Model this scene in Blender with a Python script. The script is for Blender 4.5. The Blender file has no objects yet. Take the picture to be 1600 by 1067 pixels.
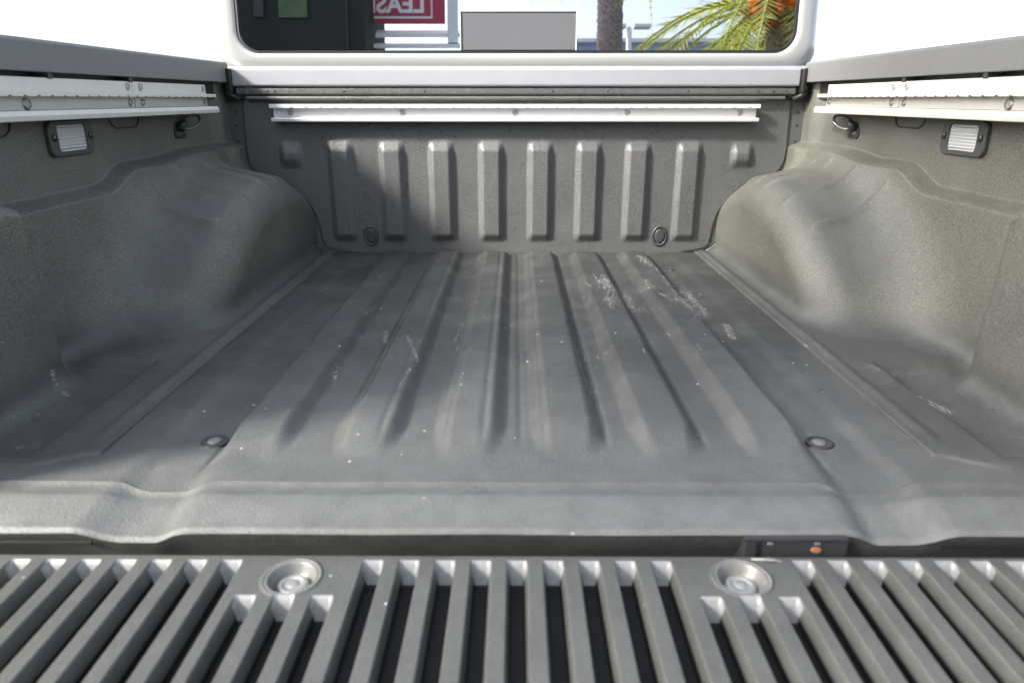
import bpy, bmesh, math, random
import numpy as np
from mathutils import Vector, Matrix
R = math.radians
random.seed(7); np.random.seed(7)
S = bpy.context.scene
COL = S.collection
# ------------------------------------------------------------------ camera
CAM_H = .43
cam = bpy.data.cameras.new('camera'); co = bpy.data.objects.new('camera', cam); COL.objects.link(co)
cam.sensor_width = 36; cam.lens = 36*1090/1600; cam.clip_start = .02; cam.clip_end = 3000
co.location = (0, 0, CAM_H); co.rotation_euler = (R(90-19.15), 0, math.atan(6/1090))
cam.dof.use_dof = True; cam.dof.focus_distance = 1.7; cam.dof.aperture_fstop = 4.8
S.camera = co
# ------------------------------------------------------------------ sky, sun, exposure
SUN = Vector((-.70, -.38, .54)).normalized()
elev = math.asin(SUN.z)
W = bpy.data.worlds.new('World'); S.world = W; W.use_nodes = True
nt = W.node_tree; nt.nodes.clear()
sky = nt.nodes.new('ShaderNodeTexSky'); sky.sky_type = 'NISHITA'; sky.sun_disc = False
sky.sun_elevation = elev; sky.sun_rotation = math.atan2(SUN.x, SUN.y)
sky.air_density = .7; sky.dust_density = 3.2; sky.ozone_density = .3; sky.altitude = 0
bg = nt.nodes.new('ShaderNodeBackground'); bg.inputs['Strength'].default_value = .15
wo = nt.nodes.new('ShaderNodeOutputWorld')
hs = nt.nodes.new('ShaderNodeHueSaturation'); hs.inputs['Saturation'].default_value = .55
nt.links.new(sky.outputs[0], hs.inputs['Color']); nt.links.new(hs.outputs[0], bg.inputs[0]); nt.links.new(bg.outputs[0], wo.inputs[0])
sl = bpy.data.lights.new('sun', 'SUN'); sl.energy = 3.4; sl.angle = R(8); sl.color = (1, .97, .89)
so = bpy.data.objects.new('sun', sl); COL.objects.link(so); so.rotation_euler = SUN.to_track_quat('Z', 'Y').to_euler(); so.location = SUN*30
S.view_settings.view_transform = 'Standard'; S.view_settings.look = 'None'
S.view_settings.exposure = 1.9; S.view_settings.gamma = 1; S.view_settings.use_curve_mapping = False
S.render.engine = 'CYCLES'

# ------------------------------------------------------------------ materials
def mat(name, base, rough=.5, metal=0., var=.0, vscale=30., bump=0., bscale=300., spec=.5, coat=0., speck=0., col2=None, dirt=None, grain=0., brough=0., wear_sun_a=(.128, .131, .127), wear_sun_b=(.205, .208, .202)):
    m = bpy.data.materials.new(name); m.use_nodes = True; n = m.node_tree; L = n.links; N = n.nodes
    b = N['Principled BSDF']; b.inputs['Roughness'].default_value = rough; b.inputs['Metallic'].default_value = metal
    b.inputs['Specular IOR Level'].default_value = spec
    b.inputs['Coat Weight'].default_value = coat
    b.inputs['Base Color'].default_value = (*base, 1)
    tc = N.new('ShaderNodeTexCoord'); P = tc.outputs['Object']
    def noise(sc, det=4, ro=.6):
        t = N.new('ShaderNodeTexNoise'); t.inputs['Scale'].default_value = sc; t.inputs['Detail'].default_value = det; t.inputs['Roughness'].default_value = ro
        L.new(P, t.inputs['Vector']); return t.outputs['Fac']
    def ramp(src, a, c, lo=0., hi=1.):
        r = N.new('ShaderNodeMapRange'); r.inputs['From Min'].default_value = a; r.inputs['From Max'].default_value = c
        r.inputs['To Min'].default_value = lo; r.inputs['To Max'].default_value = hi; L.new(src, r.inputs['Value']); return r.outputs['Result']
    def mix(f, A, B):
        x = N.new('ShaderNodeMix'); x.data_type = 'RGBA'
        if isinstance(f, float): x.inputs['Factor'].default_value = f
        else: L.new(f, x.inputs['Factor'])
        for i, c in ((6, A), (7, B)):
            if isinstance(c, tuple): x.inputs[i].default_value = (*c, 1)
            else: L.new(c, x.inputs[i])
        return x.outputs[2]
    def math_(op, a, c):
        x = N.new('ShaderNodeMath'); x.operation = op
        for i, v in ((0, a), (1, c)):
            if isinstance(v, (int, float)): x.inputs[i].default_value = v
            else: L.new(v, x.inputs[i])
        return x.outputs[0]
    cur = tuple(base)
    if var:
        c2 = col2 or tuple(min(1, c*(1+var)) for c in base); c1 = tuple(c*(1-var) for c in base)
        cur = mix(ramp(noise(vscale, 5), .32, .68), c1, c2)
    if grain:
        g = noise(350, 4, .8)
        lighter = tuple(min(1, c*(1+grain)) for c in base); darker = tuple(c*(1-grain) for c in base)
        cur = mix(.6, cur, mix(ramp(g, .36, .64), darker, lighter))
    if speck:
        v = N.new('ShaderNodeTexVoronoi'); v.inputs['Scale'].default_value = 48; v.feature = 'F1'; L.new(P, v.inputs['Vector'])
        sz = N.new('ShaderNodeSeparateColor'); L.new(v.outputs['Color'], sz.inputs[0])
        thr = ramp(sz.outputs[0], .80, 1., 0., .085*speck)
        f = math_('LESS_THAN', v.outputs['Distance'], thr)
        cur = mix(f, cur, (.62, .62, .58))
    if dirt:
        ad = N.new('ShaderNodeAttribute'); ad.attribute_name = 'wear_and_sun'
        du = mix(ramp(noise(22, 8, .8), .32, .68), wear_sun_a, wear_sun_b)  # floor: dust with painted sunlight; side liner: darker wear
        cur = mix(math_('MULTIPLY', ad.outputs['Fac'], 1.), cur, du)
        a = N.new('ShaderNodeAttribute'); a.attribute_name = 'dirt'
        mp = N.new('ShaderNodeMapping'); mp.inputs['Scale'].default_value = (420, 65, 220); L.new(P, mp.inputs['Vector'])
        t = N.new('ShaderNodeTexNoise'); t.inputs['Scale'].default_value = 1; t.inputs['Detail'].default_value = 6; t.inputs['Roughness'].default_value = .75
        L.new(mp.outputs[0], t.inputs['Vector'])
        f = ramp(math_('ADD', t.outputs['Fac'], math_('MULTIPLY', a.outputs['Fac'], .22)), .66, .80)
        f = math_('MULTIPLY', f, ramp(a.outputs['Fac'], .02, .35))
        cur = mix(math_('MINIMUM', f, .8), cur, (.42, .42, .41))
        wn = noise(7, 6, .7)           # rubbed, chalky haze in large soft areas
        hz = math_('MULTIPLY', ramp(wn, .46, .75), .16)
        cur = mix(hz, cur, (.26, .27, .26))
    if not isinstance(cur, tuple): L.new(cur, b.inputs['Base Color'])
    if brough:
        L.new(ramp(noise(12, 5), .3, .7, rough-brough, rough+brough), b.inputs['Roughness'])
    if bump:
        bp = N.new('ShaderNodeBump'); bp.inputs['Strength'].default_value = bump; bp.inputs['Distance'].default_value = .0017
        h = noise(bscale, 3, .7)
        L.new(h, bp.inputs['Height']); L.new(bp.outputs[0], b.inputs['Normal'])
    return m
M = {}
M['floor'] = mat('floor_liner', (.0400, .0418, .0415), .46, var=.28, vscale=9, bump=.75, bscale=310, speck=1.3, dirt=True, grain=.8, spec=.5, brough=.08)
M['side'] = mat('side_liner', (.100, .101, .083), .42, var=.22, vscale=8, bump=1.0, bscale=260, speck=.7, dirt=True, grain=1.5, wear_sun_a=(.056, .058, .057), wear_sun_b=(.082, .085, .082), spec=.5, brough=.05)
M['bulk'] = mat('bulkhead_liner', (.092, .094, .095), .32, var=.14, vscale=12, bump=.9, bscale=215, speck=.35, grain=.6, spec=.6, brough=.08)
M['gate'] = mat('tailgate_liner', (.088, .090, .085), .42, var=.25, vscale=22, bump=.5, bscale=300, speck=.9, grain=.25)
M['slot'] = mat('slot_black', (.012, .012, .011), .6, spec=.3)
M['ringmetal'] = mat('cup_metal', (.20, .20, .19), .40, metal=.3, var=.15, vscale=80)
M['capend'] = mat('slot_end_pale', (.24, .245, .25), .32, var=.12, vscale=200)
M['bezel'] = mat('bezel_plastic', (.055, .057, .057), .45, bump=.2)
M['capgrey'] = mat('rail_cap_plastic', (.145, .148, .146), .42, var=.05, vscale=40, bump=.25, bscale=700, grain=.3)
M['plug'] = mat('plug_rubber', (.045, .046, .048), .42, bump=.2)
M['black'] = mat('black_plastic', (.03, .031, .032), .45, var=.1, bump=.15, bscale=500)
M['gasket'] = mat('rubber', (.012, .012, .013), .5)
M['rail'] = mat('cream_rail', (.60, .59, .53), .38, var=.03, vscale=40, metal=.0, bump=.05)
M['railw'] = mat('silver_rail', (.62, .62, .62), .32, var=.02, vscale=40)
M['paint'] = mat('silver_paint', (.30, .305, .305), .25, metal=.2, coat=.6, var=.01)
M['alu'] = mat('front_cap_metal', (.34, .345, .37), .32, metal=.3, var=.03, vscale=30)
M['steel'] = mat('steel', (.40, .40, .38), .42, metal=.6, var=.1)
M['loop'] = mat('zinc_wire', (.16, .16, .15), .35, metal=.6)
M['dsteel'] = mat('dark_steel', (.10, .10, .10), .35, metal=1, var=.2)
M['panel'] = mat('reflection_grey', (.085, .086, .094), .45, var=.03, vscale=9)
M['rust'] = mat('rust', (.30, .12, .06), .7, var=.4, vscale=200)
M['seat'] = mat('seat_cloth', (.015, .015, .015), .8)
M['trunk'] = mat('palm_bark', (.27, .22, .22), .9, var=.5, vscale=25)
M['frond'] = mat('palm_frond', (.30, .32, .09), .5, var=.4, vscale=3)
M['fruit'] = mat('date_fruit', (.95, .25, .02), .5, var=.3, vscale=30)
M['white'] = mat('white_metal', (.8, .8, .8), .4)
M['red'] = mat('red_banner', (.42, .03, .08), .5)
M['wallblue'] = mat('blue_grey_wall', (.28, .34, .45), .7, var=.05, vscale=1)
M['awn'] = mat('pale_awning', (.72, .76, .8), .6)
M['dark'] = mat('dark_wall_paint', (.010, .012, .011), .8)
M['green'] = mat('green_panel', (.05, .16, .03), .6)
M['greenadd'] = mat('added_green_panel', (.05, .10, .03), .5, var=.3, vscale=6)
M['grille'] = mat('dark_grille', (.020, .024, .023), .5)
M['ground'] = mat('asphalt', (.10, .10, .10), .9, var=.2, vscale=3, bump=.4, bscale=60)
for k_ in ('frond', 'fruit'):
    n_ = M[k_].node_tree; b_ = n_.nodes['Principled BSDF']; tr = n_.nodes.new('ShaderNodeBsdfTranslucent'); mx_ = n_.nodes.new('ShaderNodeMixShader')
    tr.inputs[0].default_value = (.75, .78, .20, 1) if k_ == 'frond' else (1, .25, .02, 1); mx_.inputs[0].default_value = .5
    n_.links.new(b_.outputs[0], mx_.inputs[1]); n_.links.new(tr.outputs[0], mx_.inputs[2]); n_.links.new(mx_.outputs[0], n_.nodes['Material Output'].inputs[0])
M['leaf'] = mat('tree_leaf', (.06, .09, .03), .5, var=.3, vscale=5)
# lens of the bed lamp
def lensmat():
    m = mat('lamp_lens', (.74, .76, .76), .18, spec=.8); n = m.node_tree; b = n.nodes['Principled BSDF']
    b.inputs['Transmission Weight'].default_value = .25
    w = n.nodes.new('ShaderNodeTexWave'); w.wave_type = 'BANDS'; w.bands_direction = 'Z'; w.inputs['Scale'].default_value = 55; w.inputs['Distortion'].default_value = .6
    tc = n.nodes.new('ShaderNodeTexCoord'); n.links.new(tc.outputs['Object'], w.inputs['Vector'])
    bp = n.nodes.new('ShaderNodeBump'); bp.inputs['Distance'].default_value = .0015; bp.inputs['Strength'].default_value = 1
    n.links.new(w.outputs['Fac'], bp.inputs['Height']); n.links.new(bp.outputs[0], b.inputs['Normal'])
    return m
M['lens'] = lensmat()
def glassmat():
    m = bpy.data.materials.new('privacy_glass'); m.use_nodes = True; n = m.node_tree; n.nodes.clear()
    o = n.nodes.new('ShaderNodeOutputMaterial'); mx = n.nodes.new('ShaderNodeMixShader')
    g = n.nodes.new('ShaderNodeBsdfGlossy'); g.inputs['Roughness'].default_value = .004; g.inputs['Color'].default_value = (.90, .95, 1, 1)
    t = n.nodes.new('ShaderNodeBsdfTransparent'); t.inputs['Color'].default_value = (.35, .42, .36, 1)
    mx.inputs[0].default_value = .60
    n.links.new(t.outputs[0], mx.inputs[1]); n.links.new(g.outputs[0], mx.inputs[2]); n.links.new(mx.outputs[0], o.inputs[0])
    return m
M['glass'] = glassmat()

# ------------------------------------------------------------------ helpers
def empty(name, loc, label, cat, group=None):
    o = bpy.data.objects.new(name, None); COL.objects.link(o); o.location = loc
    o['label'] = label; o['category'] = cat
    if group: o['group'] = group
    return o
def link(name, me, m, parent=None, smooth=False):
    for x in (m if isinstance(m, (list, tuple)) else [m]): me.materials.append(x)
    o = bpy.data.objects.new(name, me); COL.objects.link(o)
    if smooth: me.polygons.foreach_set('use_smooth', [True]*len(me.polygons))
    if parent: o.parent = parent; o.location = [-a for a in parent.location] if parent.type == 'EMPTY' and parent.parent is None else (0, 0, 0)
    return o
def bmobj(name, bm, m, parent=None, smooth=False, bevel=0, seg=2):
    me = bpy.data.meshes.new(name); bmesh.ops.recalc_face_normals(bm, faces=bm.faces); bm.to_mesh(me); bm.free()
    o = link(name, me, m, parent, smooth)
    if bevel:
        b = o.modifiers.new('b', 'BEVEL'); b.width = bevel; b.segments = seg; b.limit_method = 'ANGLE'
    return o
def box(bm, x0, x1, y0, y1, z0, z1):
    vs = [bm.verts.new((x, y, z)) for x in (x0, x1) for y in (y0, y1) for z in (z0, z1)]
    for f in ((0, 1, 3, 2), (4, 6, 7, 5), (0, 4, 5, 1), (2, 3, 7, 6), (0, 2, 6, 4), (1, 5, 7, 3)):
        bm.faces.new([vs[i] for i in f])
def cyl(bm, c, axis, r, h, n=24, r2=None):
    q = Vector(axis).to_track_quat('Z', 'Y').to_matrix().to_4x4()
    bmesh.ops.create_cone(bm, cap_ends=True, segments=n, radius1=r, radius2=r if r2 is None else r2, depth=h, matrix=Matrix.Translation(c) @ q)
def lathe(bm, c, axis, prof, n=32, sx=1, sy=1):
    q = Vector(axis).to_track_quat('Z', 'Y').to_matrix().to_4x4(); T = Matrix.Translation(c) @ q
    rings = []
    for r, h in prof:
        rings.append([bm.verts.new(T @ Vector((r*sx*math.cos(a), r*sy*math.sin(a), h))) for a in [2*math.pi*i/n for i in range(n)]])
    for A, B in zip(rings, rings[1:]):
        for i in range(n): bm.faces.new((A[i], A[(i+1) % n], B[(i+1) % n], B[i]))
    bm.faces.new(rings[-1]); bm.faces.new(rings[0][::-1])
def tube(bm, pts, r, n=10, closed=False):
    pts = [Vector(p) for p in pts]; rings = []; N = len(pts)
    for i, p in enumerate(pts):
        d = (pts[(i+1) % N]-pts[i-1]) if closed else (pts[min(i+1, N-1)]-pts[max(i-1, 0)])
        d.normalize(); a = d.cross(Vector((0, 0, 1)));
        if a.length < .1: a = d.cross(Vector((0, 1, 0)))
        a.normalize(); b = d.cross(a); rr = r[i] if isinstance(r, (list, tuple)) else r
        rings.append([bm.verts.new(p+rr*(math.cos(t)*a+math.sin(t)*b)) for t in [2*math.pi*k/n for k in range(n)]])
    for i in range(N if closed else N-1):
        A, B = rings[i], rings[(i+1) % N]
        for k in range(n): bm.faces.new((A[k], A[(k+1) % n], B[(k+1) % n], B[k]))
    if not closed: bm.faces.new(rings[0][::-1]); bm.faces.new(rings[-1])
def prism(bm, poly, f0, f1):
    """poly: 2d points; f0/f1 map (a,b) to 3d for both ends"""
    A = [bm.verts.new(f0(*p)) for p in poly]; B = [bm.verts.new(f1(*p)) for p in poly]; n = len(poly)
    for i in range(n): bm.faces.new((A[i], A[(i+1) % n], B[(i+1) % n], B[i]))
    bm.faces.new(A[::-1]); bm.faces.new(B)
def grid(name, P, m, parent, dirt=None, wear_and_sun=None, flip=False, smooth=True, matidx=None):
    n, k, _ = P.shape
    me = bpy.data.meshes.new(name)
    idx = np.arange(n*k).reshape(n, k)
    q = np.stack([idx[:-1, :-1], idx[1:, :-1], idx[1:, 1:], idx[:-1, 1:]], -1).reshape(-1, 4)
    if flip: q = q[:, ::-1]
    me.vertices.add(n*k); me.vertices.foreach_set('co', P.reshape(-1).astype(np.float32))
    me.loops.add(q.size); me.loops.foreach_set('vertex_index', q.reshape(-1).astype(np.int32))
    me.polygons.add(len(q)); me.polygons.foreach_set('loop_start', np.arange(0, q.size, 4, dtype=np.int32))
    me.update(calc_edges=True)
    if dirt is not None:
        a = me.attributes.new('dirt', 'FLOAT', 'POINT'); a.data.foreach_set('value', dirt.reshape(-1).astype(np.float32))
    if wear_and_sun is not None:
        a = me.attributes.new('wear_and_sun', 'FLOAT', 'POINT'); a.data.foreach_set('value', wear_and_sun.reshape(-1).astype(np.float32))
    o = link(name, me, m, parent)
    me.polygons.foreach_set('use_smooth', np.full(len(q), smooth))
    if matidx is not None: me.polygons.foreach_set('material_index', matidx.reshape(-1).astype(np.int32))
    return o
def ss(a, b, x):
    t = np.clip((x-a)/(b-a), 0, 1); return t*t*(3-2*t)
def gs(x, c, w): return np.exp(-((x-c)/w)**2)
def segdist(X, Y, a, b):
    a = np.array(a); b = np.array(b); d = b-a; L = (d**2).sum()
    t = np.clip(((X-a[0])*d[0]+(Y-a[1])*d[1])/L, 0, 1)
    return np.hypot(X-a[0]-t*d[0], Y-a[1]-t*d[1])

# ------------------------------------------------------------------ the pick-up truck
ORG = Vector((0, 0, 0))
truck = empty('pickup_truck', (0, 1.2, -.85), 'silver pickup truck seen into its empty open cargo bed with the tailgate lowered', 'pickup truck')
YB = 2.058                # bulkhead plane

# --- bed floor
xs = np.linspace(-.86, .86, 690)
ys = np.concatenate([np.linspace(.640, .80, 120)[:-1], np.linspace(.80, YB+.01, 330)])
X, Y = np.meshgrid(xs, ys)
def floor_z(X, Y):
    taper = 1-.018*(Y-.8)/1.25
    U = X/taper; A = np.abs(U)
    Z = np.zeros_like(X)
    far = 1-ss(YB-.075, YB-.035, Y)
    # raised ribs with sloped flanks, running out to points at the rear
    def rib(c0, c1, h, y0):
        run = ss(y0, y0+.10, Y)
        w = .0125
        inset = (1-run)*.012
        up = ss(c0-w+inset, c0+w+inset, U); dn = 1-ss(c1-w-inset, c1+w-inset, U)
        return h*up*dn*run*far
    for c0, c1 in ((-.335, -.232), (-.161, -.100), (-.100, -.022)): pass
    for a, b in ((-.352, -.305), (-.234, -.161), (-.102, -.026), (.026, .102), (.161, .238), (.305, .352)):
        pass
    h = .0165
    Z += rib(-.102, -.024, h, .775)+rib(.030, .110, h, .775)
    Z += rib(-.236, -.162, h, .775)+rib(.164, .240, h, .775)
    Z += rib(-.520, -.520, 0, .8)
    for g in (-.228, -.092, .039, .121, .250): Z -= .0035*gs(U, g+.0085*0, .0045)*ss(.80, .86, Y)*far
    for g in (-.172, -.035, .015): Z -= .002*gs(U, g-.008, .005)*ss(.80, .86, Y)*far
    # plateau between the outer ribs and the outer channels
    Z += h*(1-ss(.372, .387, A))*ss(.292, .318, A)*ss(.775, .87, Y)*far
    Z -= .0035*gs(A, .3885, .0035)*ss(.74, .80, Y)*far
    # outer channels that fall towards the rear and break through the lip
    ch = ss(.366, .392, A)*(1-ss(.445, .480, A))
    fade = ss(.63, .66, Y)*0+1
    Z -= .006*ch*(1-ss(1.9, 2.02, Y))
    dip = ss(.352, .386, A)*(1-ss(.424, .464, A))
    Z -= .0035*dip*(1-ss(.70, .76, Y))
    # crease and rolled lip
    yc = .728-.010*ss(.352, .382, A)*(1-ss(.430, .470, A))
    Z += .0014*gs(Y, yc, .0022)
    Z -= .0022*(1-ss(yc-.010, yc-.001, Y))
    Z += .0022*(1-ss(.698, .712, Y))*(1-dip)
    Z -= .008*(1-ss(.640, .700, Y))
    Z -= .004*(1-ss(.6395, .647, Y))
    Z -= .03*ss(.556, .57, A)*ss(.775, .79, Y)
    # faint waviness of the moulded sheet
    Z += .0006*np.sin(X*23+1.7*np.sin(Y*9))*np.sin(Y*17+X*4)
    return Z
Z = floor_z(X, Y)
D = np.zeros_like(X)
def scuff(D, X, Y, segs):
    for a, b, w, s in segs:
        D += s*np.exp(-(segdist(X, Y, a, b)/w)**2)
scuff(D, X, Y, [((.36, 1.84), (.40, 1.45), .035, .42), ((.43, 1.36), (.42, 1.28), .010, 1.0), ((.41, 1.62), (.39, 1.42), .02, .5), ((.20, 1.62), (.22, 1.42), .035, .45), ((.19, 1.75), (.27, 1.45), .03, .32),
  ((-.255, 1.30), (-.243, 1.23), .005, 1.2), ((-.20, 1.22), (-.165, 1.10), .004, 1.1), ((-.172, 1.06), (-.178, .98), .0035, 1.1), ((-.30, 1.10), (-.295, 1.05), .005, .9), ((.105, 1.15), (.116, .98), .0014, 1.5), ((.116, .98), (.13, .92), .0014, 1.3),
  ((-.385, 1.12), (-.367, 1.16), .0025, 1.4), ((-.44, 1.32), (-.40, 1.37), .01, .5), ((-.30, 1.45), (-.31, 1.36), .003, .8), ((-.13, 1.35), (-.10, 1.15), .02, .25), ((.02, 1.1), (.15, .85), .05, .16), ((-.2, .86), (.2, .86), .04, .12),
  ((-.35, 1.93), (.35, 1.93), .03, .12), ((-.47, 1.98), (-.42, 1.7), .02, .2)])
rs = random.Random(11)
for _ in range(190):
    right = rs.random() < .62
    cx = rs.uniform(.10, .52) if right else rs.uniform(-.5, .2); cyy = rs.uniform(.85, 1.95) if not right else rs.uniform(.95, 1.98)
    a = rs.gauss(math.pi/2, .25); L_ = rs.uniform(.006, .09)
    scuff(D, X, Y, [((cx, cyy), (cx+L_*math.cos(a), cyy+L_*math.sin(a)), rs.uniform(.0016, .0030), rs.uniform(.25, .72))])
for _ in range(26):
    cx = rs.uniform(.17, .47); cyy = rs.uniform(1.25, 1.95)
    scuff(D, X, Y, [((cx, cyy), (cx+rs.uniform(-.01, .01), cyy-rs.uniform(.05, .16)), rs.uniform(.006, .02), rs.uniform(.15, .38))])
D = np.minimum(D, .80)
SUN_DUST = .50*(1-ss(.72, 1.25, Y+.05*np.sin(X*9)+.03*np.sin(X*31)))+.20*(1-ss(.698, .712, Y))  # dust at the rear, plus the sunlit near floor's brightness put into colour
fl = grid('bed_floor', np.stack([X, Y, Z], -1), M['floor'], truck, D, wear_and_sun=SUN_DUST, flip=True)

# --- rear face of the bed below the lip, down into the tailgate gap
lipx = xs[::3]; zz = np.linspace(0, 1, 12)
zl0 = floor_z(lipx[None, :], np.full((1, len(lipx)), .640))[0]
P = np.zeros((12, len(lipx), 3))
for i, t in enumerate(zz):
    P[i, :, 0] = lipx; P[i, :, 1] = .640-.0015*math.sin(min(1, t*6)*math.pi)+.09*max(0, t-.04); P[i, :, 2] = zl0-.15*t
grid('rear_sill', P, M['floor'], truck, np.zeros(P.shape[:2]))

# --- moulded side liners with wheel housings (left and right are mirror images)
def side_surface(sgn):
    yy = np.concatenate([np.linspace(.757, 1.0, 60)[:-1], np.linspace(1.0, YB, 420)])
    ph = np.concatenate([np.linspace(R(11), R(40), 190)[:-1], np.linspace(R(40), R(106), 330)])
    Yg, Ph = np.meshgrid(yy, ph)                     # rows phi, cols y
    ue = .452+.4*np.tan(np.minimum(Ph, R(50)))
    Yg = YB-(YB-Yg)*(YB-(.757+.034*(1-ss(.528, .610, ue))))/(YB-.757)
    u0, z0 = .452+0*Yg, .40+0*Yg
    du, dz = np.sin(Ph), -np.cos(Ph)
    def smin(a, b, k):
        h = np.clip(.5+.5*(b-a)/k, 0, 1); return b*(1-h)+a*h-k*h*(1-h)
    def sdf(u, Y_, z):
        # floor apron
        F = .0045+.0035*gs(u, .552, .010)*ss(.80, .86, Y_)
        F = F-.010*gs(u, .6235, .0045)*ss(.80, .83, Y_)*(1-ss(1.08, 1.12, Y_))
        pocket = ss(.610, .622, u)*ss(.785, .795, Y_)*(1-ss(1.105, 1.125, Y_))
        F = F-.022*pocket*(1-.6*ss(.64, .74, u))
        dF = z-F
        zl = .258+.036*ss(1.37, 1.50, Y_)+.03*(1-ss(1.0, 1.12, Y_))+.012*ss(1.6, 1.8, Y_)
        low = 1-ss(-.006, .014, z-zl)
        wall = .826-.034*low*1.0-.055*(1-ss(1.035, 1.115, Y_))*(1-ss(-.02, .03, z-(zl+.0)))
        wall = wall-.010*(1-ss(.0, .30, z))
        # column near the front corner
        wall = wall-.022*ss(1.95, 2.01, Y_)
        dW = wall-u
        # wheel housing: cylinder lying across the truck, rounded inner rim
        dy = Y_-1.80; dy = np.where(dy < 0, dy*.87, dy); rd = np.hypot(dy, z+.32)
        Rr = .568+.22*(u-.68)*(1-ss(.80, .84, u))
        ang = Y_
        for c in (1.94, 1.87, 1.78, 1.64, 1.50):
            Rr = Rr+.0085*gs(ang, c+.12*(u-.7), .010)*ss(.60, .66, u)*(1-ss(.76, .80, u))
        Rr = Rr-.004*ss(.61, .69, u)*(1-ss(.75, .79, u))*ss(1.36, 1.44, Y_)*(1-ss(1.90, 1.98, Y_))
        k = .066
        q1 = rd-(Rr-k); q2 = (.590-.012*ss(1.9, 2.05, Y_)*0+k)-u
        d = np.hypot(np.maximum(q1, 0), np.maximum(q2, 0))+np.minimum(np.maximum(q1, q2), 0)-k
        s = smin(dW, d, .055+.05*(1-ss(1.35, 1.8, Y_)))
        return smin(s, dF, .030)
    lo = np.zeros_like(Yg); hi = np.full_like(Yg, .0)
    t = np.zeros_like(Yg)+.05; found = np.zeros(Yg.shape, bool)
    for _ in range(110):
        d = sdf(u0+t*du, Yg, z0+t*dz); t = t+np.where(np.abs(d) < 1e-5, 0, d*.75)
        t = np.clip(t, .02, 1.0)
    U = u0+t*du; Z = z0+t*dz
    Z += .0005*np.sin(Yg*31+U*13)*np.sin(U*40+Z*21)
    # tuck the first rows down to close the seam against the floor
    for i, (dzv) in enumerate((-.012, -.006, -.002)): Z[i] += dzv
    U[0] += .003
    Z[:, 0] -= np.where(Z[:, 0] < .03, .012, 0); Z[:, 1] -= np.where(Z[:, 1] < .03, .002, 0)
    D = np.zeros_like(U)
    if sgn > 0:
        scuff(D, U, Yg, [((.553, 1.30), (.555, 1.15), .018, .50), ((.60, 1.10), (.645, 1.00), .010, .8), ((.625, 1.04), (.66, .97), .007, 1.0), ((.64, .985), (.655, .965), .006, 1.3), ((.59, 1.07), (.62, 1.0), .012, .45), ((.70, 1.08), (.62, 1.12), .010, .35), ((.545, 1.9), (.55, 1.4), .010, .35), ((.68, .90), (.70, .86), .01, .4)])
    else:
        scuff(D, U, Yg, [((.58, 1.32), (.60, 1.28), .006, .6), ((.69, 1.15), (.60, 1.19), .006, .6), ((.74, 1.02), (.70, 1.00), .006, .9), ((.70, .93), (.72, .90), .012, .5), ((.67, .84), (.655, .85), .01, .5)])
        b1 = gs(Yg, 1.60, .03)*gs(U, .70, .02)*(Z > .12)+gs(Yg, 1.52, .03)*gs(U, .655, .02)*(Z > .1)
        D += .55*b1
    if sgn < 0: D = D*np.where((Z > .03) & (b1 < .02), 0, 1)
    else: D = D*(Z < .05)
    n_ = .6+.4*np.sin(Yg*37+2*np.sin(Yg*11)); D[2:6] += (.42 if sgn > 0 else .26)*n_[2:6]
    P = np.stack([sgn*U, Yg, Z], -1)
    WR = (1-ss(.012, .085, Z))*(.95 if True else 0)
    WR = np.maximum(WR, .62*ss(.59, .67, U)*(1-ss(.72, .81, U))*ss(1.10, 1.40, Yg)*(1-ss(1.84, 2.02, Yg))*(1-ss(.20, .30, Z)))
    WR = np.maximum(WR, .30*np.clip(np.sin(Yg*7+Z*9), 0, 1))
    return P, np.minimum(D, .8), WR
for sgn in (-1, 1):
    P, D, WR = side_surface(sgn)
    grid('side_liner', P, M['side'], truck, D, wear_and_sun=WR, flip=(sgn > 0))

bm = bmesh.new(); box(bm, -.86, .86, YB+.008, YB+.03, -.20, .47)
bmobj('bulkhead_backing', bm, M['black'], truck)
# --- outer bed sides, rail caps
for s in (-1, 1):
    bm = bmesh.new()
    prof = [(.848, -.35), (.848, .505), (.90, .500), (.945, .45), (.955, .30), (.965, .05), (.95, -.2), (.93, -.35)]
    prism(bm, prof, lambda u, z: (s*u, .62, z), lambda u, z: (s*u, 2.10, z))
    bmobj('bed_side', bm, M['paint'], truck, bevel=.006)
    bm = bmesh.new()
    prof = [(.780, .472), (.780, .518), (.784, .523), (.88, .521), (.90, .512), (.90, .503), (.846, .506), (.830, .500), (.786, .472)]
    prism(bm, prof, lambda u, z: (s*u, .60, z), lambda u, z: (s*u, 2.022, z))
    bmobj('rail_cap', bm, M['capgrey'], truck, bevel=.0015)
    bm = bmesh.new(); box(bm, *sorted((s*.768, s*.850)), .622, .762, -.02, .465); bmobj('end_pillar', bm, M['side'], truck, bevel=.012, seg=3)
    # dark hollow and hanger brackets between cap and cargo rail
    bm = bmesh.new(); box(bm, *sorted((s*.812, s*.835)), .70, 2.03, .43, .505)
    bmobj('rail_backing', bm, M['black'], truck)
    for yb in (1.245, 1.505):
        bm = bmesh.new(); box(bm, *sorted((s*.784, s*.811)), yb, yb+.012, .462, .4715)
        bmobj('hanger_bracket', bm, M['black'], truck)

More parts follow.
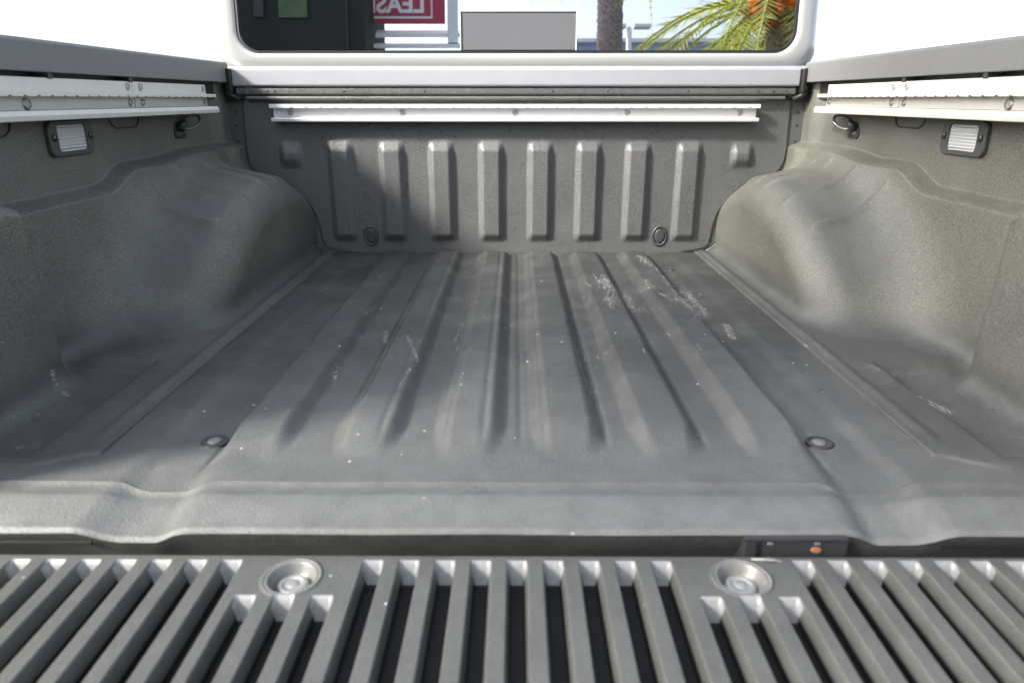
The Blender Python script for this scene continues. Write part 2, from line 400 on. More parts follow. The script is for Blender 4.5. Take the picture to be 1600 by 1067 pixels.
# --- cargo rails
def notchbar(bm, ya, yb, u0, u1, z0, z1, s, step=.034):
    pts = [(ya, z1), (yb, z1), (yb, z0)]
    y = yb-step/2
    while y > ya+step/2:
        pts += [(y+.0045, z0), (y+.003, z0+.0022), (y-.003, z0+.0022), (y-.0045, z0)]; y -= step
    pts.append((ya, z0))
    prism(bm, pts, lambda y, z: (s*u0, y, z), lambda y, z: (s*u1, y, z))
BOLT = [(.0085, 0), (.0085, .0012), (.0068, .003), (.0062, .003), (.0055, .0015), (.003, .0015)]
def bolt(c, ax, parent, sc=1., m='steel'):
    bm = bmesh.new(); lathe(bm, c, ax, [(a*sc, b*sc) for a, b in BOLT], 20)
    return bmobj('bolt', bm, M[m], parent)
for s in (-1, 1):
    rail = None
    bm = bmesh.new()
    y1 = 1.872; yj = 1.5165
    for (a, b) in ((.66, yj-.0012), (yj+.0012, y1)):
        box(bm, *sorted((s*.786, s*.808)), a, b, .440, .4635)
        box(bm, *sorted((s*.786, s*.808)), a, b, .4125, .4345)
    box(bm, *sorted((s*.7865, s*.806)), .66, y1-.002, .4345, .440)
    box(bm, *sorted((s*.7665, s*.7865)), .66, y1+.004, .4362, .4415)
    notchbar(bm, .66, y1+.004, .7665, .7625, .4335, .4415, s)
    box(bm, *sorted((s*.763, s*.7865)), .66, y1+.004, .4085, .4125)
    pr = [(.760, .397), (.758, .405), (.762, .4125), (.790, .4125), (.792, .402), (.786, .396)]
    prism(bm, pr, lambda u, z: (s*u, .66, z), lambda u, z: (s*u, y1+.004, z))
    rail = bmobj('cargo_rail', bm, M['rail'], truck, bevel=.0008)
    rail['label'] = 'cream double channel cargo rail on the %s bed side' % ('left' if s < 0 else 'right')
    for y, z, sc in ((1.497, .4535, .9), (1.497, .423, .9), (1.547, .4535, .9), (1.547, .423, .9), (1.855, .4535, .9), (1.855, .423, .9), (1.178, .4225, 1.15)):
        bolt((s*.786, y, z), (-s, 0, 0), rail, sc, 'steel')

# front cargo rail on the bulkhead
bm = bmesh.new()
box(bm, -.672, .663, 2.030, 2.046, .376, .412)
box(bm, -.677, .668, 2.016, 2.030, .412, .4165)
# notched top lip, drawn along x
pts = [(-.677, .4165), (.668, .4165), (.668, .406)]
x = .64
while x > -.65:
    pts += [(x+.005, .406), (x+.003, .4085), (x-.003, .4085), (x-.005, .406)]; x -= .0405
pts.append((-.677, .406))
prism(bm, pts, lambda x, z: (x, 2.0125, z), lambda x, z: (x, 2.016, z))
prism(bm, [(2.010, .371), (2.008, .378), (2.012, .3805), (2.030, .3805), (2.030, .371)], lambda y, z: (-.674, y, z), lambda y, z: (.666, y, z))
fr = bmobj('cargo_rail', bm, M['railw'], truck, bevel=.0008); fr['label'] = 'bright single channel cargo rail across the front bulkhead'
for x in (-.624, -.314, -.002, .307, .618): bolt((x, 2.030, .3945), (0, -1, 0), fr, 1.0, 'steel')

# --- bulkhead
outline = [(.478, -.004), (.505, .004), (.552, .012), (.572, .020), (.577, .045), (.582, .085), (.592, .118), (.612, .150), (.640, .182), (.668, .203), (.700, .217), (.735, .225), (.755, .237), (.768, .262), (.770, .30), (.765, .43)]
def dens(o, n):
    o = np.array(o); d = np.r_[0, np.cumsum(np.hypot(*np.diff(o, axis=0).T))]; t = np.linspace(0, d[-1], n)
    a, b = np.interp(t, d, o[:, 0]), np.interp(t, d, o[:, 1])
    k = 7; pa = np.r_[[a[0]]*k, a, [a[-1]]*k]; pb = np.r_[[b[0]]*k, b, [b[-1]]*k]; kr = np.ones(2*k+1)/(2*k+1)
    return np.convolve(pa, kr, 'valid'), np.convolve(pb, kr, 'valid')
hw, hz = dens(outline, 420)
sx = np.linspace(-1, 1, 760)
Xb = hw[:, None]*sx[None, :]; Zb = np.repeat(hz[:, None], len(sx), 1)
Yb = np.full_like(Xb, YB-.012)
def pad(x, z, x0, x1, z0, z1, w, wt=None):
    wt = wt or w
    return ss(x0, x0+w, x)*(1-ss(x1-w, x1, x))*ss(z0, z0+wt, z)*(1-ss(z1-wt*1.2, z1, z))
ribs = [(-.500, .030), (-.353, .034), (-.213, .034), (-.071, .034), (.069, .034), (.207, .034), (.346, .034), (.492, .034)]
H = np.zeros_like(Xb)
for c, w in ribs: H += pad(Xb, Zb, c-.040, c+.040, .028, .324, .021, .030)
for c in (-.640, .640): H += pad(Xb, Zb, c-.036, c+.036, .238, .322, .022, .034)
Yb -= .0135*H
edge = np.minimum(1, (hw[:, None]-np.abs(Xb))/.006)
Yb += .006*(1-ss(0, 1, edge))
Yb += .0006*np.sin(Xb*19)*np.sin(Zb*25)
Pb = np.stack([Xb, Yb, Zb], -1)
grid('bulkhead', Pb, M['bulk'], truck, flip=True)
# mounting flange around the bulkhead with rivets
bm = bmesh.new()
fo = [(.450, -.006), (.520, -.004), (.590, .006), (.600, .030), (.602, .080), (.612, .112), (.632, .142), (.662, .172), (.700, .198), (.745, .205), (.785, .232), (.806, .275), (.812, .33), (.812, .46)]
fx, fz = dens(fo, 90)
pl = [(a, b) for a, b in zip(fx, fz)]; pl = pl+[(-a, b) for a, b in pl[::-1]]
prism(bm, pl, lambda x, z: (x, YB-.0065, z), lambda x, z: (x, YB+.006, z))
flg = bmobj('bulkhead_flange', bm, M['bulk'], truck, bevel=.001)
for s in (-1, 1):
    for (u, z) in ((.786, .395), (.787, .360), (.789, .315), (.790, .277)):
        bm = bmesh.new(); lathe(bm, (s*u, YB-.0065, z), (0, -1, 0), [(.0042, 0), (.0036, .0015), (.002, .0022)], 12); bmobj('rivet', bm, M['black'], flg)
    # ribbon bead along the housing edge
    bm = bmesh.new()
    tube(bm, [(s*(a+.004), YB-.008, b-.002) for a, b in zip(fx[14:-8:2], fz[14:-8:2])], .0028, 8); bmobj('seam_bead', bm, M['side'], truck, smooth=True)
# oval plugs
for x in (-.427, .423):
    bm = bmesh.new()
    lathe(bm, (x, YB-.011, .049), (0, -1, 0), [(.0225, 0), (.0225, .003), (.0205, .0045), (.0180, .0045), (.0170, -.001), (.0155, -.001), (.0148, .0045), (.013, .0055), (.006, .0050)], 36, sx=1, sy=1.36)
    for v in bm.verts: pass
    p = bmobj('drain_plug', bm, M['plug'], truck, smooth=True)
# front header: metal cap, textured bar and lower lip
def xprof(name, prof, x0, x1, m, bevel=.0015, parent=truck):
    bm = bmesh.new(); prism(bm, prof, lambda y, z: (x0, y, z), lambda y, z: (x1, y, z)); return bmobj(name, bm, m, parent, bevel=bevel)
cap = xprof('front_rail_cap', [(2.016, .466), (2.019, .462), (2.026, .462), (2.026, .500), (2.10, .5075), (2.10, .513), (2.022, .509), (2.018, .505)], -.772, .768, M['alu'], .002)
for x in (-.757, .755): bolt((x, 2.0175, .4685), (0, -1, 0), cap, .35, 'dsteel')
xprof('header_bar', [(2.024, .4415), (2.022, .444), (2.022, .456), (2.026, .4600), (2.12, .4600), (2.12, .438), (2.030, .438)], -.766, .762, M['bulk'], .0015)
xprof('header_lip', [(2.026, .428), (2.024, .432), (2.026, .4375), (2.12, .4375), (2.12, .41), (2.050, .41), (2.044, .424)], -.742, .738, M['bulk'], .002)
for x in (-.745, -.72, -.68, -.66, -.47, -.25, .1, .25, .47, .66, .70, .735):
    bm = bmesh.new(); lathe(bm, (x, 2.022, .450), (0, -1, 0), [(.0028, 0), (.0022, .0012), (.001, .0014)], 10); bmobj('rivet', bm, M['black'], cap)
for s in (-1, 1):     # rubber corner piece between side and front caps
    bm = bmesh.new(); box(bm, *sorted((s*.770, s*.7795)), 2.000, 2.05, .445, .507); bmobj('corner_gasket', bm, M['gasket'], truck, bevel=.002)
    bm = bmesh.new(); tube(bm, [(s*.772, 2.01, .466), (s*.783, 2.006, .458), (s*.785, 2.01, .447), (s*.776, 2.02, .438), (s*.76, 2.03, .430)], .0065, 8); bmobj('corner_clip', bm, M['black'], truck, smooth=True)
    bm = bmesh.new(); prism(bm, [(.745, .434), (.80, .425), (.826, .40), (.84, .47), (.75, .478)], lambda u, z: (s*u, 2.032, z), lambda u, z: (s*u, 2.052, z)); bmobj('corner_plate', bm, M['black'], truck)

# --- cab back wall with window opening
tl = math.tan(R(5))
def cy(z): return 2.16+tl*(z-.56)
def rrect(x0, x1, z0, z1, r, n=14):
    pts = []
    for cx, cz, a0 in ((x1-r, z0+r, -90), (x1-r, z1-r, 0), (x0+r, z1-r, 90), (x0+r, z0+r, 180)):
        for i in range(n+1):
            a = R(a0+90*i/n); pts.append((cx+r*math.cos(a), cz+r*math.sin(a)))
    return pts
def ring(bm, pts, off): return [bm.verts.new((x, cy(z)+off, z)) for x, z in pts]
def loft(bm, A, B):
    n = len(A)
    for i in range(n): bm.faces.new((A[i], A[(i+1) % n], B[(i+1) % n], B[i]))
bm = bmesh.new()
rings = [ring(bm, rrect(-.797, .797, .5535, .985, .062), .03), ring(bm, rrect(-.797, .797, .5535, .985, .062), -.002), ring(bm, rrect(-.800, .800, .5505, .988, .065), -.006),
         ring(bm, rrect(-.812, .812, .543, 1.0, .070), -.008), ring(bm, rrect(-.832, .832, .528, 1.02, .06), -.006), ring(bm, rrect(-.850, .850, .515, 1.04, .06), .004), ring(bm, rrect(-.868, .868, .50, 1.06, .07), .035), ring(bm, rrect(-.880, .880, .49, 1.08, .08), .09)]
for A, B in zip(rings, rings[1:]): loft(bm, A, B)
last = [bm.verts.new((v.co.x*1.01, 3.2, v.co.z*(1.0 if v.co.z < .7 else 1.06))) for v in rings[-1]]
loft(bm, rings[-1], last)
cab = bmobj('cab_panel', bm, M['paint'], truck, smooth=True)
xprof('cab_lower_panel', [(2.128, .44), (2.130, .5135), (2.136, .519), (2.16, .519), (2.16, .44)], -.86, .86, M['paint'], .003)
# window
def plate(name, pts, off, th, m, parent, bevel=0):
    bm = bmesh.new(); A = ring(bm, pts, off); B = ring(bm, pts, off+th); loft(bm, A, B); bm.faces.new(A); bm.faces.new(B); return bmobj(name, bm, m, parent, bevel=bevel)
bm = bmesh.new()
A = ring(bm, rrect(-.7965, .7965, .554, .984, .0615), -.0015); B = ring(bm, rrect(-.790, .790, .5605, .978, .055), -.0025); A2 = ring(bm, rrect(-.7965, .7965, .554, .984, .0615), .02); B2 = ring(bm, rrect(-.790, .790, .5605, .978, .055), .02)
loft(bm, A, B); loft(bm, A, A2); loft(bm, B, B2); loft(bm, A2, B2)
win = bmobj('rear_window', bm, M['gasket'], truck)
def pane_pts(x0, x1, rl, rr, z0=.5615, z1=.977):
    pts = []
    for cx, cz, a0, r in ((x1, z0, -90, rr), (x1, z1, 0, rr), (x0, z1, 90, rl), (x0, z0, 180, rl)):
        sx_ = -1 if cx == x1 else 1; sz_ = 1 if cz == z0 else -1
        ccx, ccz = cx+sx_*r, cz+sz_*r
        for i in range(9):
            a = R(a0+90*i/8); pts.append((ccx+r*math.cos(a), ccz+r*math.sin(a)))
    return pts
def pane(name, pts, off, m):
    bm = bmesh.new(); bm.faces.new(ring(bm, pts, off)); return bmobj(name, bm, m, win)
pane('pane', pane_pts(-.789, -.1600, .053, .002), .004, M['glass'])
pane('pane', pane_pts(.1725, .789, .002, .053), .004, M['glass'])
pane('sliding_pane', pane_pts(-.1575, .170, .002, .002, .6635), .0025, M['glass'])
plate('reflection_panel', pane_pts(-.1575, .170, .002, .002, .5625, .6605), .0025, .003, M['panel'], win, .0006)  # stands in for a grey reflection, coloured onto a solid panel
plate('reflection_line', pane_pts(-.1575, .170, .0005, .0005, .6608, .6632), .0015, .003, M['gasket'], win)  # dark top edge of that painted reflection
for x in (-.1588, .1712):
    plate('divider', pane_pts(x-.0011, x+.0011, .0004, .0004), -.001, .006, M['rail'], win)
# inside of the cab
bm = bmesh.new(); box(bm, -.84, .84, 2.24, 3.1, .42, 1.05)
interior = bmobj('cab_interior', bm, M['seat'], truck)
for f in interior.data.polygons: f.flip()
for x in (-.62, -.30, .42):
    bm = bmesh.new(); box(bm, x-.20, x+.20, 2.40, 2.52, .45, .66); box(bm, x-.12, x+.12, 2.40, 2.50, .69, .90)
    bmobj('seat', bm, M['seat'], truck, bevel=.03, seg=4)
bm = bmesh.new(); box(bm, -.66, -.585, 2.36, 2.37, .645, .80); bmobj('seat_label', bm, M['green'], truck)

# --- bed lamps and tie-down hooks on the sides
def side_pt(s, u, y, z): return (s*u, y, z)
for s in (-1, 1):
    nm = 'left' if s < 0 else 'right'
    def sprism(bm, pts, u0, u1): prism(bm, pts, lambda y, z: (s*u0, y, z), lambda y, z: (s*u1, y, z))
    y0, y1, z0, z1 = 1.268, 1.402, .331, .394
    def rr2(a, b, c, d, r):
        return rrect(a, b, c, d, r, 6)
    UB = .822
    bm = bmesh.new()
    out = rr2(y0, y1, z0, z1, .016); inn = rr2(y0+.024, y1-.024, z0+.008, z1-.008, .008)
    def rg(pts, u): return [bm.verts.new((s*u, y, z)) for y, z in pts]
    a = rg(out, .832); b = rg(out, .8195); c = rg(rr2(y0+.002, y1-.002, z0+.002, z1-.002, .014), .8170); d = rg(inn, .8170); e = rg(inn, .822)
    for p, q in ((a, b), (b, c), (c, d), (d, e)): loft(bm, p, q)
    lamp = bmobj('bed_lamp', bm, M['bezel'], truck, bevel=.001)
    lamp['label'] = 'rectangular %s bed lamp with clear ribbed lens' % nm
    bm = bmesh.new(); ln = rr2(y0+.025, y1-.025, z0+.009, z1-.009, .007); ln2 = rr2(y0+.031, y1-.031, z0+.014, z1-.014, .005)
    a = rg(ln, .8235); b = rg(ln, .8190); c = rg(ln2, .8170); loft(bm, a, b); loft(bm, b, c); bm.faces.new(c)
    bmobj('lens', bm, M['lens'], lamp)
    for yy_ in (y0+.012, y1-.012):
        bm = bmesh.new(); lathe(bm, (s*.8170, yy_, .364), (-s, 0, 0), [(.0065, 0), (.006, .0025), (.003, .0035), (.002, .0020)], 14); bmobj('screw', bm, M['dsteel'], lamp)
    # tie-down
    bm = bmesh.new()
    pts = rr2(1.752, 1.812, .338, .366, .013); sprism(bm, pts, .826, .8225)
    hook = bmobj('tie_down', bm, M['black'], truck, bevel=.0008); hook['label'] = 'folding %s tie-down loop on its bolted plate' % nm
    bm = bmesh.new(); c0 = Vector((s*.802, 1.800, .376))
    lp = []
    for i in range(24):
        a = 2*math.pi*i/24; yy_ = .030*math.cos(a); zz_ = .011*math.sin(a)
        lp.append((c0.x-s*(.006*math.cos(a)+.012*math.sin(a)), c0.y+.030*math.cos(a), c0.z+.013*math.cos(a)-.008*math.sin(a)))
    tube(bm, lp, .0036, 8, closed=True); bmobj('loop', bm, M['loop'], hook, smooth=True)
    bm = bmesh.new(); tube(bm, [(s*.822, 1.772, .362), (s*.812, 1.772, .371), (s*.806, 1.778, .380)], [.012, .010, .006], 10); bmobj('lug', bm, M['black'], hook, smooth=True)
    for yy_ in (1.768, 1.797):
        bm = bmesh.new(); lathe(bm, (s*.8225, yy_, .351), (-s, 0, 0), [(.0085, 0), (.008, .003), (.005, .0035), (.0045, .006), (.002, .007)], 12); bmobj('bolt', bm, M['loop'], hook)
    # stake-pocket openings pressed in the liner under the rail
    for (ya, yb) in ((1.07, 1.19), (1.475, 1.60)):
        bm = bmesh.new(); tube(bm, [(s*.826, ya, .40), (s*.8245, ya+.010, .380), (s*.8245, ya+.024, .373), (s*.8245, yb-.024, .373), (s*.8245, yb-.010, .380), (s*.826, yb, .40)], .0016, 6)
        bmobj('pocket_seam', bm, M['black'], truck, smooth=True)
bm = bmesh.new(); lathe(bm, (.8095, 1.985, .273), (-1, -.3, 0), [(.012, 0), (.010, .006), (.004, .009)], 14); bmobj('rubber_stop', bm, M['side'], truck, smooth=True)

# --- floor bolts
for x in (-.405, .408):
    zf = float(floor_z(np.array([[x]]), np.array([[.842]]))[0, 0])
    bm = bmesh.new(); lathe(bm, (x, .842, zf-.001), (0, 0, 1), [(.0185, 0), (.0180, .0025), (.0150, .0030), (.0125, .0012), (.0118, .0008)], 32)
    fb = bmobj('floor_fastener', bm, M['black'], truck, smooth=True)
    bm = bmesh.new(); lathe(bm, (x, .842, zf-.0005), (0, 0, 1), [(.0095, 0), (.009, .003), (.004, .0036)], 24); bmobj('bolt', bm, M['capgrey'], fb, smooth=True)
for x, y in ((-.41, 1.83), (.42, 1.84)):
    zf = float(floor_z(np.array([[x]]), np.array([[y]]))[0, 0])
    bm = bmesh.new(); lathe(bm, (x, y, zf-.001), (0, 0, 1), [(.010, 0), (.009, .0022), (.003, .0026)], 20); bmobj('floor_fastener', bm, M['black'], truck, smooth=True)

# --- latch bracket in the gap, dark slots in the sill face
def bxo(name, b, m, parent=truck, bevel=.0008):
    bm = bmesh.new(); box(bm, *b); return bmobj(name, bm, m, parent, bevel=bevel)
lat = bxo('gap_connector', (.245, .355, .6335, .660, -.060, -.0115), M['black'])
bxo('clip', (.257, .2595, .6305, .6335, -.050, -.014), M['dsteel'], lat)
bxo('clip', (.268, .275, .6315, .6335, -.0185, -.0150), M['capgrey'], lat)
bxo('clip', (.318, .325, .6315, .6335, -.0185, -.0150), M['capgrey'], lat)
bxo('clip', (.243, .357, .6315, .6335, -.0135, -.0120), M['dsteel'], lat)
bm = bmesh.new(); lathe(bm, (.3215, .6335, -.0250), (0, -1, 0), [(.0062, 0), (.0040, .0012), (.0052, .0020), (.0020, .0028)], 9, 1, .6); bmobj('rusty_screw', bm, M['rust'], lat)
bm = bmesh.new(); tube(bm, [(.250, .624, -.030), (.262, .620, -.0275), (.272, .619, -.0275), (.281, .621, -.031)], .0014, 6); bmobj('clip', bm, M['steel'], lat)
for s in (-1, 1): bxo('sill_slot', (*sorted((s*.455, s*.66)), .6345, .6375, -.024, -.0185), M['slot'])

# --- tailgate
ZT = -.030
starts = []
for k in range(-4, 5): starts.append((.002+k*.0379, .6215))
for k in range(3): starts.append((-.2645+k*.0378, .5655)); starts.append((.1920+k*.0378, .5655))
for k in range(12): starts.append((-.2985-k*.0374, .6215)); starts.append((.3020+k*.0374, .6225))
starts.sort()
HWT = .0105                                # half width of a slot at the top
xs_ = set([-.80, .80]+[round(c+d, 5) for c in (-.2275, .2305) for d in np.arange(-.032, .0321, .0012)])
for c, _ in starts:
    for d in (-.0140, -.0122, -.0114, -.0109, -.0103, -.0090, -.0078, -.0070, -.0065, -.0055, 0, .0055, .0065, .0070, .0078, .0090, .0103, .0109, .0114, .0122, .0140): xs_.add(round(c+d, 5))
for x in np.arange(-.8, .8, .006):
    if min(abs(x-c) for c, _ in starts) > .0150: xs_.add(round(float(x), 5))
xs_ = np.array(sorted(xs_))
ys_ = np.concatenate([np.linspace(.18, .535, 40), np.linspace(.537, .630, 110)])
Xt, Yt = np.meshgrid(xs_, ys_)
Dp = np.zeros_like(Xt)
for c, ye in starts:
    a = np.abs(Xt-c)
    wall = 1-np.clip((a-.0066)/.0044, 0, 1)**.9
    ee = 1-ss(ye-.016, ye+.0005, Yt)**.8
    rc = 1-ss(.0, .0112, np.hypot(np.maximum(a-.004, 0), np.maximum(Yt-(ye-.007), 0)))*(Yt > ye-.007)
    Dp = np.maximum(Dp, wall*ee*np.where(Yt > ye, 0, 1))
Zt = ZT-.024*Dp
Xt = Xt
edge = ss(.6275, .6300, Yt); Zt -= .006*edge
# recesses for the two anchor bolts
cups = [(-.2275, .5915), (.2305, .5930)]
for cx, cyy in cups:
    r = np.hypot(Xt-cx, Yt-cyy); Zt = np.where(Dp > .02, Zt, Zt+.0016*gs(r, .0290, .0018)+.0010*gs(r, .0245, .0012)-.012*(1-ss(.0170, .0255, r)))
av = (Dp[:-1, :-1]+Dp[1:, 1:])/2
mi = np.where(av > .64, 1, 0)  # black slot bottoms; shade on the lower slot walls also coloured black
ymid = (Yt[:-1, :-1]+Yt[1:, 1:])/2; xmid = (Xt[:-1, :-1]+Xt[1:, 1:])/2
for c, ye in starts: mi[(np.abs(xmid-c) < .0100) & (ymid > ye-.0135) & (ymid < ye-.0005)] = 2
for cx, cyy in cups: mi[(np.hypot(xmid-cx, ymid-cyy) < .0290) & (mi == 0)] = 3
gate = empty('tailgate', (0, 0, 0), '', ''); del gate['label'], gate['category']; bpy.data.objects.remove(gate)
tg = grid('tailgate', np.stack([Xt, Yt, Zt], -1), [M['gate'], M['slot'], M['capend'], M['ringmetal']], truck, None, flip=True, matidx=mi)
bm = bmesh.new(); box(bm, -.80, .80, .17, .629, -.12, -.075); bmobj('tailgate_shell', bm, M['paint'], truck, bevel=.004)
for cx, cyy in cups:
    bm = bmesh.new(); lathe(bm, (cx, cyy, ZT-.0125), (0, 0, 1), [(.0165, 0), (.0162, .0030), (.0135, .0055), (.0105, .0055), (.0095, .0040), (.0060, .0040), (.0050, .0052), (.002, .0052)], 32)
    bmobj('anchor_bolt', bm, M['steel'], tg, smooth=True)
    bm = bmesh.new(); lathe(bm, (cx, cyy, ZT-.0125), (0, 0, 1), [(.0195, 0), (.0190, .0008), (.0168, .0008), (.0165, .0)], 28); bmobj('washer', bm, M['black'], tg)

# ------------------------------------------------------------------ place around the truck (reflected in the rear window, except the added shade tree)
bm = bmesh.new(); bmesh.ops.create_grid(bm, x_segments=1, y_segments=1, size=900)
g = bmobj('ground', bm, M['ground']); g.location.z = -.85; g['kind'] = 'structure'
# palm trunk with diamond bark
def palm(name, x, y, h, r, label, fr, fruit=False, low=0, seed=1):
    rnd = random.Random(seed)
    t = empty(name, (x, y, -.85), label, 'palm tree')
    bm = bmesh.new(); n = 22; rows = int(h/.05); rings = []
    for j in range(rows+1):
        z = -.85+h*j/rows; rr = r*(1.12-.15*j/rows)
        rings.append([bm.verts.new((x+rr*(1+.10*((i+j) % 2)+rnd.uniform(-.05, .05))*math.cos(2*math.pi*i/n), y+rr*(1+.10*((i+j) % 2)+rnd.uniform(-.05, .05))*math.sin(2*math.pi*i/n), z+rnd.uniform(-.012, .012))) for i in range(n)])
    for A, B in zip(rings, rings[1:]): loft(bm, A, B)
    bmobj('trunk', bm, M['trunk'], t)
    bm = bmesh.new(); zc = -.85+h
    for k in range(fr):
        az = 2*math.pi*(k+rnd.random()*.5)/fr; L_ = rnd.uniform(2.2, 2.9); up = rnd.uniform(-.1, 1.1)
        pts = []
        for i in range(26):
            q = i/25; rr = r*.6+L_*q*math.cos(up*.6*(1-q)); zz_ = zc+L_*(math.sin(up)*q-.95*q*q*(.6+.5*(1-up)))
            pts.append(Vector((x+rr*math.cos(az), y+rr*math.sin(az), zz_)))
        tube(bm, pts, [.022*(1-q/26)+.004 for q in range(26)], 5)
        side = Vector((-math.sin(az), math.cos(az), 0))
        for i in range(3, 25):
            for u in (0, .5):
                p = pts[i].lerp(pts[i+1] if i < 25 else pts[i], u); d = (pts[min(i+1, 25)]-pts[i]).normalized()
                ll = .42*math.sin(math.pi*min(1, .12+i/27)); 
                for s in (-1, 1):
                    e = p+(side*s*.75+d*.65+Vector((0, 0, rnd.uniform(-.35, .1)))).normalized()*ll
                    w = d*.026
                    a, b, c = bm.verts.new(p-w), bm.verts.new(p+w), bm.verts.new(e); bm.faces.new((a, b, c))
    bmobj('frond_crown', bm, M['frond'], t)
    if fruit:
        for k in range(7):
            az = 2*math.pi*k/7+.3
            bm = bmesh.new(); base = Vector((x+.15*math.cos(az), y+.15*math.sin(az), zc-.02))
            for q in range(34):
                e = base+Vector((math.cos(az)*.40+rnd.uniform(-.16, .16),   .55+math.sin(az)*.40+rnd.uniform(-.16, .16), -.12+rnd.uniform(-.16, .16)))
                tube(bm, [base, base.lerp(e, .5)+Vector((0, 0, .12)), e], .006, 4)
                for w_ in range(5):
                    c = base.lerp(e, .55+.1*w_)+Vector((rnd.uniform(-.03, .03), rnd.uniform(-.03, .03), .1*(1-w_/4)+rnd.uniform(-.03, .03)))
                    bmesh.ops.create_icosphere(bm, subdivisions=1, radius=.042, matrix=Matrix.Translation(c))
            bmobj('fruit_cluster', bm, M['fruit'], t)
    return t
palm('palm_tree', 1.36+.19, -8.0, 8.0, .19, 'tall palm with rough scaly trunk reflected beside the centre of the rear window', 26, seed=3)
palm('date_palm', 3.72, -6.0, 3.92, .22, 'date palm with arching green fronds and orange fruit reflected at the window right', 44, fruit=True, seed=5)
# unseen tree added left of the truck to shade the right wheel housing
tr_ = empty('added_shade_tree', (-3.5, -1.2, -.85), 'added unseen tree with a small leafy crown shading the right wheel housing', 'tree')
cc = Vector((1.62, 1.45, 0))+7*Vector((-.70, -.38, .54))
bm = bmesh.new(); tube(bm, [(cc.x+.1, cc.y, -.85), (cc.x-.05, cc.y+.05, 2), (cc.x+.03, cc.y, 4.5), (cc.x, cc.y, cc.z)], [.11, .09, .06, .02], 10)
for k in range(9):
    a = k*2.4; tube(bm, [(cc.x, cc.y, cc.z-.7+.08*k), (cc.x+.3*math.cos(a), cc.y+.3*math.sin(a), cc.z-.3+.07*k)], [.015, .006], 5)
bmobj('trunk', bm, M['trunk'], tr_); rnd = random.Random(2)
bm = bmesh.new()
for k in range(9500):
    while True:
        p = Vector((rnd.uniform(-1, 1), rnd.uniform(-1, 1), rnd.uniform(-1, 1)))
        if p.length < 1: break
    p = cc+p*.98*(1+.15*math.sin(5*p.x+3*p.z)); d = Vector((rnd.gauss(0, 1), rnd.gauss(0, 1), rnd.gauss(0, 1))).normalized(); e = d.orthogonal().normalized()
    bm.faces.new([bm.verts.new(p+v) for v in (d*.055, e*.025, -d*.055, -e*.025)])
bmobj('crown', bm, M['leaf'], tr_)
# lamp post
lp = empty('lamp_post', (2.95, -15, -.85), 'white parking lot lamp post with a flat twin head reflected in the right pane', 'lamp post')
bm = bmesh.new(); cyl(bm, (2.95, -15, 2.2), (0, 0, 1), .07, 6.1, 12); bmobj('pole', bm, M['white'], lp)
for s in (-1, 1):
    bm = bmesh.new(); box(bm, 2.95+s*.10-.0, 2.95+s*.55, -15.15, -14.85, 5.22, 5.30) if s > 0 else box(bm, 2.95-.55, 2.95-.10, -15.15, -14.85, 5.22, 5.30); bmobj('lamp_head', bm, M['white'], lp, bevel=.01)
# low blue-grey building
def house(name, x0, x1, y0, y1, z1, m, label):
    b = empty(name, ((x0+x1)/2, (y0+y1)/2, -.85), label, 'building')
    bm = bmesh.new(); box(bm, x0, x1, y0, y1, -.85, z1); bmobj('wall', bm, m, b)
    bm = bmesh.new(); box(bm, x0-.15, x1+.15, y0-.15, y1+.15, z1, z1+.12); bmobj('roof', bm, M['awn'], b)
    for k in range(int((x1-x0)/2.2)):
        bm = bmesh.new(); xx = x0+.8+k*2.2; box(bm, xx, xx+1.2, y1, y1+.04, .6, 2.0); bmobj('window', bm, M['dark'], b, bevel=.01)
    return b
house('low_building', .5, 15, -27, -21, 6.35, M['wallblue'], 'low blue grey building under the sky reflected behind the lamp post')
dk = empty('dark_building', (-7, -10, -.85), 'tall near-black wall reflected in the left pane of the rear window', 'building')
bm = bmesh.new(); box(bm, -11.5, -2.72, -11, -9, -.85, 7.5); bmobj('wall', bm, M['dark'], dk)
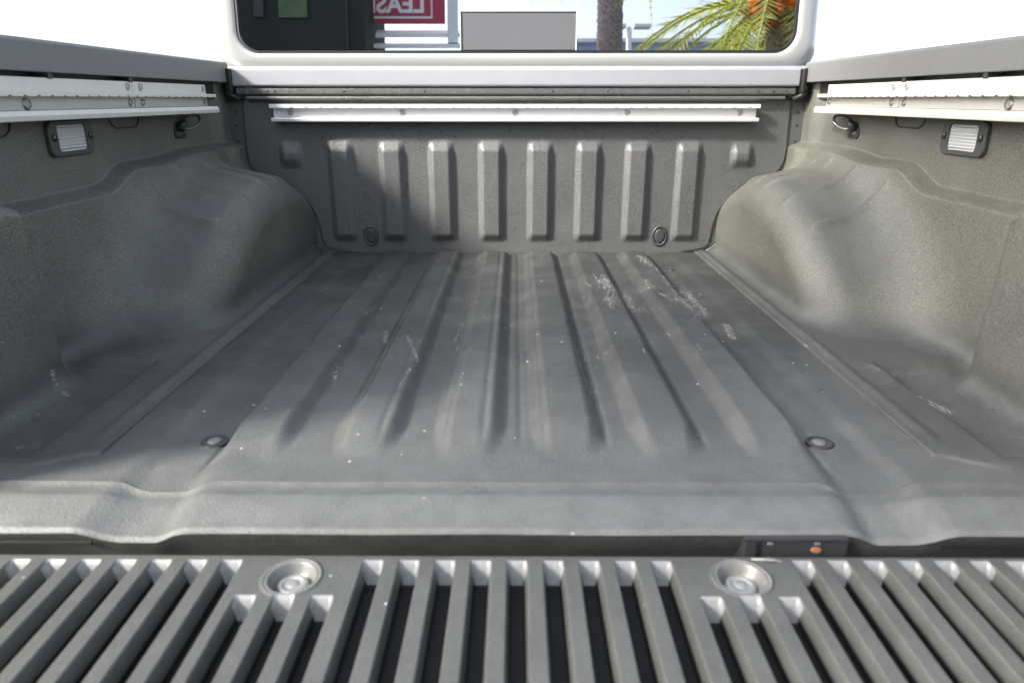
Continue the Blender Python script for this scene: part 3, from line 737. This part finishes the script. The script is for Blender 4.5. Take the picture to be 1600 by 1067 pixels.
for (xa, xb, za, zb, mm) in ((-4.25, -3.74, 3.79, 4.6, 'greenadd'), (-4.70, -4.52, 3.8, 4.6, 'grille'), (-3.05, -3.02, 3.2, 4.6, 'grille')):
    bm = bmesh.new(); box(bm, xa, xb, -9.0, -8.96, za, zb); bmobj('window' if mm == 'greenadd' else 'mullion', bm, M[mm], dk)  # added green panel; its reflection stands in for green seen in the cab
# stall roof and banner
sb = empty('sales_booth', (-1.5, -10, -.85), 'white booth with layered awnings under the red banner', 'booth')
bm = bmesh.new(); box(bm, -2.9, -.85, -11.5, -10.1, -.85, 3.36); bmobj('wall', bm, M['wallblue'], sb)
for z, y, m in ((3.50, -9.75, 'white'), (3.74, -9.95, 'white')):
    bm = bmesh.new(); prism(bm, [(-10.2, z+.06), (y, z-.04), (y, z+.03), (-10.2, z+.16)], lambda a, b: (-2.95, a, b), lambda a, b: (-.95, a, b)); bmobj('awning', bm, M[m], sb)
for x in (-1.10,):
    bm = bmesh.new(); box(bm, -1.32, -1.12, -10.0, -9.9, 3.6, 5.4); bmobj('post', bm, M['awn'], sb)
bn = empty('banner', (-2.2, -9.85, 4.3), 'red banner with white LEASE lettering above the booth awnings', 'banner')
bm = bmesh.new(); box(bm, -3.25, -1.36, -9.90, -9.86, 3.93, 4.70); bmobj('cloth', bm, M['red'], bn)
for b in ((-3.2, -1.60, -9.858, -9.85, 4.02, 4.055), (-3.2, -1.60, -9.858, -9.85, 4.55, 4.585), (-1.625, -1.60, -9.858, -9.85, 4.055, 4.55)):
    bxo('border', b, M['white'], bn, bevel=0)
fc = bpy.data.curves.new('t', 'FONT'); fc.body = 'LEASE'; fc.size = .44; fc.extrude = .004; fc.offset = .012
fo_ = bpy.data.objects.new('t', fc); COL.objects.link(fo_); bpy.context.view_layer.update()
me = bpy.data.meshes.new_from_object(fo_.evaluated_get(bpy.context.evaluated_depsgraph_get())); bpy.data.objects.remove(fo_)
me.transform(Matrix.Translation((-1.74, -9.852, 4.13)) @ Matrix.Rotation(math.pi, 4, 'Z') @ Matrix.Rotation(R(90), 4, 'X'))
link('lettering', me, M['white'], bn)
